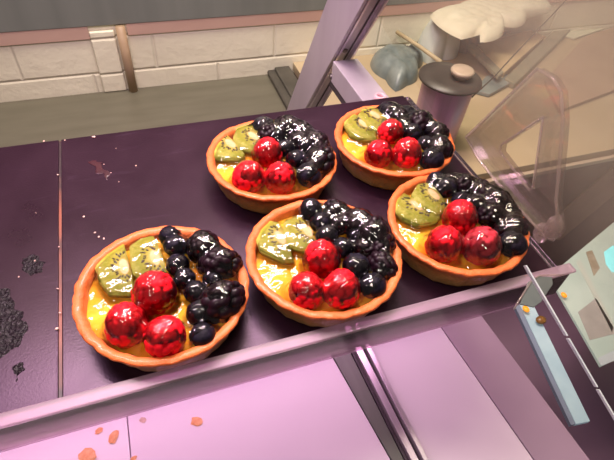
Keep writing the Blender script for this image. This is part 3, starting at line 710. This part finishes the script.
# ------------------------------------------------------------------ clear triangular bracket
XB = .34
op = [(537,69),(553,78),(561,92),(563,120),(561,148),(556,200),(559,232),(553,240),(545,236),(514,203),(479,160),(466,137)]
ip = [(543,117),(533,188),(529,190),(500,152),(501,145)]
bk = empty('clear_bracket', tuple(at_x(545, 238, XB)), 'clear plastic triangular bracket standing beyond the front right tart', 'bracket')
def ring_plate():
    O = [Vector(at_x(u, v, XB)) for u, v in op]; I = [Vector(at_x(u, v, XB)) for u, v in ip]
    bm = bmesh.new()
    ov = [bm.verts.new(p) for p in O]; iv = [bm.verts.new(p) for p in I]
    ed = [bm.edges.new((ov[i], ov[(i + 1) % len(ov)])) for i in range(len(ov))] + [bm.edges.new((iv[i], iv[(i + 1) % len(iv)])) for i in range(len(iv))]
    bmesh.ops.triangle_fill(bm, use_beauty=True, edges=ed)
    r = bmesh.ops.extrude_face_region(bm, geom=bm.faces[:])
    for v in r['geom']:
        if isinstance(v, bmesh.types.BMVert): v.co.x += .006
    return bm_mesh('plate', bm)
kid(link('plate', ring_plate(), M_CLEAR), bk)
def rim(pts, r, closed=True):
    P = [at_x(u, v, XB - .001) for u, v in pts]
    if closed: P = P + [P[0]]
    kid(tube('rim', P, r, M_CLEAR_EDGE, None, 8), bk)
rim(op, .0012); rim(ip, .0010)
def blobby(px, r, s):
    p = at_x(*px, XB + .001); o = link('foot', pymesh('foot', CV * np.array([.35, s, 1]) * r, CF), M_CLEAR_EDGE, None, p); kid(o, bk)
blobby((553, 228), .012, .6); blobby((541, 233), .010, .7)

# ------------------------------------------------------------------ slanted front glass with its bright edge
ed = np.array([.288, -.799, -.528]); ed /= np.linalg.norm(ed)
Bp = at_z(522, 264, .043)
E0 = Bp - ed * .235; E1 = Bp + ed * .20
W = np.array([.62, 0, 0])
pane = empty('slanted_glass', tuple(E1), 'slanted glass pane with a reflection veil painted in as haze, covering the right side of the picture', 'glass pane')
_k = ed[0] / ed[1]
M_PANE = clear_mat('glass_reflection_haze', (.98, .97, .955), (.52, .45, .38), .20, .03, 3.5, streak=(1, 2.5, 1), gmul=.06, fade=((1, -_k, 0), Bp[0] - _k * Bp[1], .11))  # haze colour stands in for a tan reflection on the glass
kid(prism('pane', [E0, E0 + W, E1 + W, E1], (0, -.0006, .0009), M_PANE), pane)
def along(t0, t1, w=.0010):
    a, b = Bp + ed * t0, Bp + ed * t1
    kid(prism('edge_highlight', [a, a + np.array([w, 0, 0]), b + np.array([w, 0, 0]), b], (0, -.0012, .0018), M_EDGE), pane)  # pale strips stand in for the highlight along the glass edge
def edge_t(v):  # parameter along the edge where it meets image row v
    best = min((abs((lambda c: 230 - F * c[1] / -c[2])(((Bp + ed * t) - PC) @ RC) - v), t) for t in np.linspace(-.1, .2, 1201)); return best[1]
along(edge_t(266), edge_t(336)); along(edge_t(338.5), edge_t(387)); along(edge_t(389.5), edge_t(450))

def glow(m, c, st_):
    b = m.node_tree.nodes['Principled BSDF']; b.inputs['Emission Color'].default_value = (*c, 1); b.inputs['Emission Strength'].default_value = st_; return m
# window reflection low in the glass, built as added panels, strips and beads
ZL = -.30
def flat_px(name, px, z, mat, label, cat, h=.004): return slab(name, px, z, h, mat, label, cat, 0)
M_STRIP = simple('blue_reflection_strip', (.34, .46, .52), (.44, .56, .60), .4)
glow(M_STRIP, (.28, .44, .52), .26)  # strip glows in place of a reflected streak
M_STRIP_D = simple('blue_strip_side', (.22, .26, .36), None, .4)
st = empty('blue_reflection_strip', tuple(at_z(552, 362, ZL)), 'long pale blue streak of the window reflection, built as a glowing strip at lower right', 'strip')
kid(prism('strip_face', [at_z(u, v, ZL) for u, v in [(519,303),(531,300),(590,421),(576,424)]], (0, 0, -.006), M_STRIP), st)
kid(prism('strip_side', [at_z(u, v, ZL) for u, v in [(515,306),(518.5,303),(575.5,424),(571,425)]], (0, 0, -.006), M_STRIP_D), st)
M_WIN_REFL = simple('pale_sage_panel', (.25, .31, .27), (.46, .52, .46), .4, nscale=7, detail=4)
M_TEALB = glow(simple('teal_patch', (.20, .62, .68), (.30, .78, .82), .4), (.15, .7, .75), .7)  # glowing teal part of the reflected window
glow(M_WIN_REFL, (.36, .46, .41), .42)  # panel glows in place of the window light reflected by the glass
sg = empty('window_reflection_panel', tuple(at_z(600, 290, ZL)), 'large pale sage window reflection, built as a glowing panel at the right edge', 'panel')
kid(prism('panel_sheet', [at_z(u, v, ZL) for u, v in [(549,276),(614,222),(680,168),(800,340),(614,360),(601,366)]], (0, 0, -.004), M_WIN_REFL), sg)
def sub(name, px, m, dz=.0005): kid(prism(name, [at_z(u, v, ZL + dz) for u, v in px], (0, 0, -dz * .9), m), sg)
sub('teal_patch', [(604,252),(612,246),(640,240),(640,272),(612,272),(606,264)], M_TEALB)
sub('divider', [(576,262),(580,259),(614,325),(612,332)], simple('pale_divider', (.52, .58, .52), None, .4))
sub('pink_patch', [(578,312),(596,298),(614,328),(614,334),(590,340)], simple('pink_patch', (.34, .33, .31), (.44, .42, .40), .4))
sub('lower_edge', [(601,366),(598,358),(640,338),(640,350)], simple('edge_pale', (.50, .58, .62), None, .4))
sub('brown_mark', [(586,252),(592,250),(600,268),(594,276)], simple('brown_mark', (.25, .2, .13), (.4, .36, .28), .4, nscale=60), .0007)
M_AMB = bpy.data.materials.new('amber_reflection'); M_AMB.use_nodes = True
b_ = M_AMB.node_tree.nodes['Principled BSDF']; b_.inputs['Base Color'].default_value = (.9, .3, .02, 1); b_.inputs['Emission Color'].default_value = (1, .38, .02, 1); b_.inputs['Emission Strength'].default_value = .55  # emissive beads added for the amber spots of the reflection
for (u, v, r, lb) in [(564, 295, .0042, 'small amber reflection spot beside the pale panel, built as a glowing bead'), (526, 309, .0048, 'small amber reflection spot at the top of the pale blue strip, built as a glowing bead')]:
    p = at_z(u, v, ZL + .006); o = link('amber_reflection_spot', pymesh('amber_reflection_spot', CV * np.array([1, 1.25, .6]) * r * .95, CF), M_AMB, None, p); tag(o, lb, 'reflection')
p = at_z(541, 320, ZL + .006); tag(link('brown_reflection_spot', pymesh('brown_reflection_spot', CV * np.array([1, .8, .6]) * .008, CF), simple('brown_reflection', (.18, .08, .02), (.3, .15, .04), .3), None, p), 'small brown spot of the reflection below the amber one, built as a bead', 'knob')  # brown part of the reflection, added as a solid bead
# clear corner piece at the shelf end
cp = empty('corner_clip', tuple(at_z(540, 290, .0138)), 'dark green clear rounded clip at the right end of the shelf lip', 'clip')
kid(prism('clip_plate', [at_z(u, v, .0138) for u, v in [(528,282),(538,276),(552,277),(553,284),(541,302),(534,307),(520,304)]], (0, 0, -.0009), simple('green_grey_plastic', (.07, .09, .085), (.12, .14, .13), .3), None, .0002), cp)
kid(tube('clip_rim', [at_z(u, v, .0142) for u, v in [(514,309),(523,294),(532,280),(540,275.5),(552,275),(564,275)]], .0006, M_CLEAR_EDGE, None, 8), cp)

# ------------------------------------------------------------------ lights
def area(name, loc, target, sx, sy, power, color, spread=None):
    d = bpy.data.lights.new(name, 'AREA'); d.shape = 'RECTANGLE'; d.size = sx; d.size_y = sy; d.energy = power; d.color = color
    if spread: d.spread = spread
    o = bpy.data.objects.new(name, d); COL.objects.link(o); o.location = loc
    o.rotation_euler = (Vector(target) - Vector(loc)).to_track_quat('-Z', 'Y').to_euler(); return o
area('case_light', (.05, .02, .42), (.08, -.16, 0), .50, .034, 4.2, (1, .66, .88))
area('front_room_light', (-.15, -.62, .85), (.15, -.1, 0), .16, .10, 2.6, (1, .86, .74))
area('under_shelf_light', (.05, -.12, -.016), (.05, -.26, -.15), .62, .03, .70, (1, .57, .83))
area('room_light', (.1, .15, 1.1), (.3, .45, -.15), 1.0, .1, 16, (1, .90, .72))
area('side_room_light', (.35, .25, 1.0), (1.0, .2, -.2), .3, .2, 6, (1, .88, .72))
w = bpy.data.worlds.new('world'); sc.world = w; w.use_nodes = True
bg = w.node_tree.nodes['Background']; bg.inputs[0].default_value = (.85, .74, .72, 1); bg.inputs[1].default_value = .15
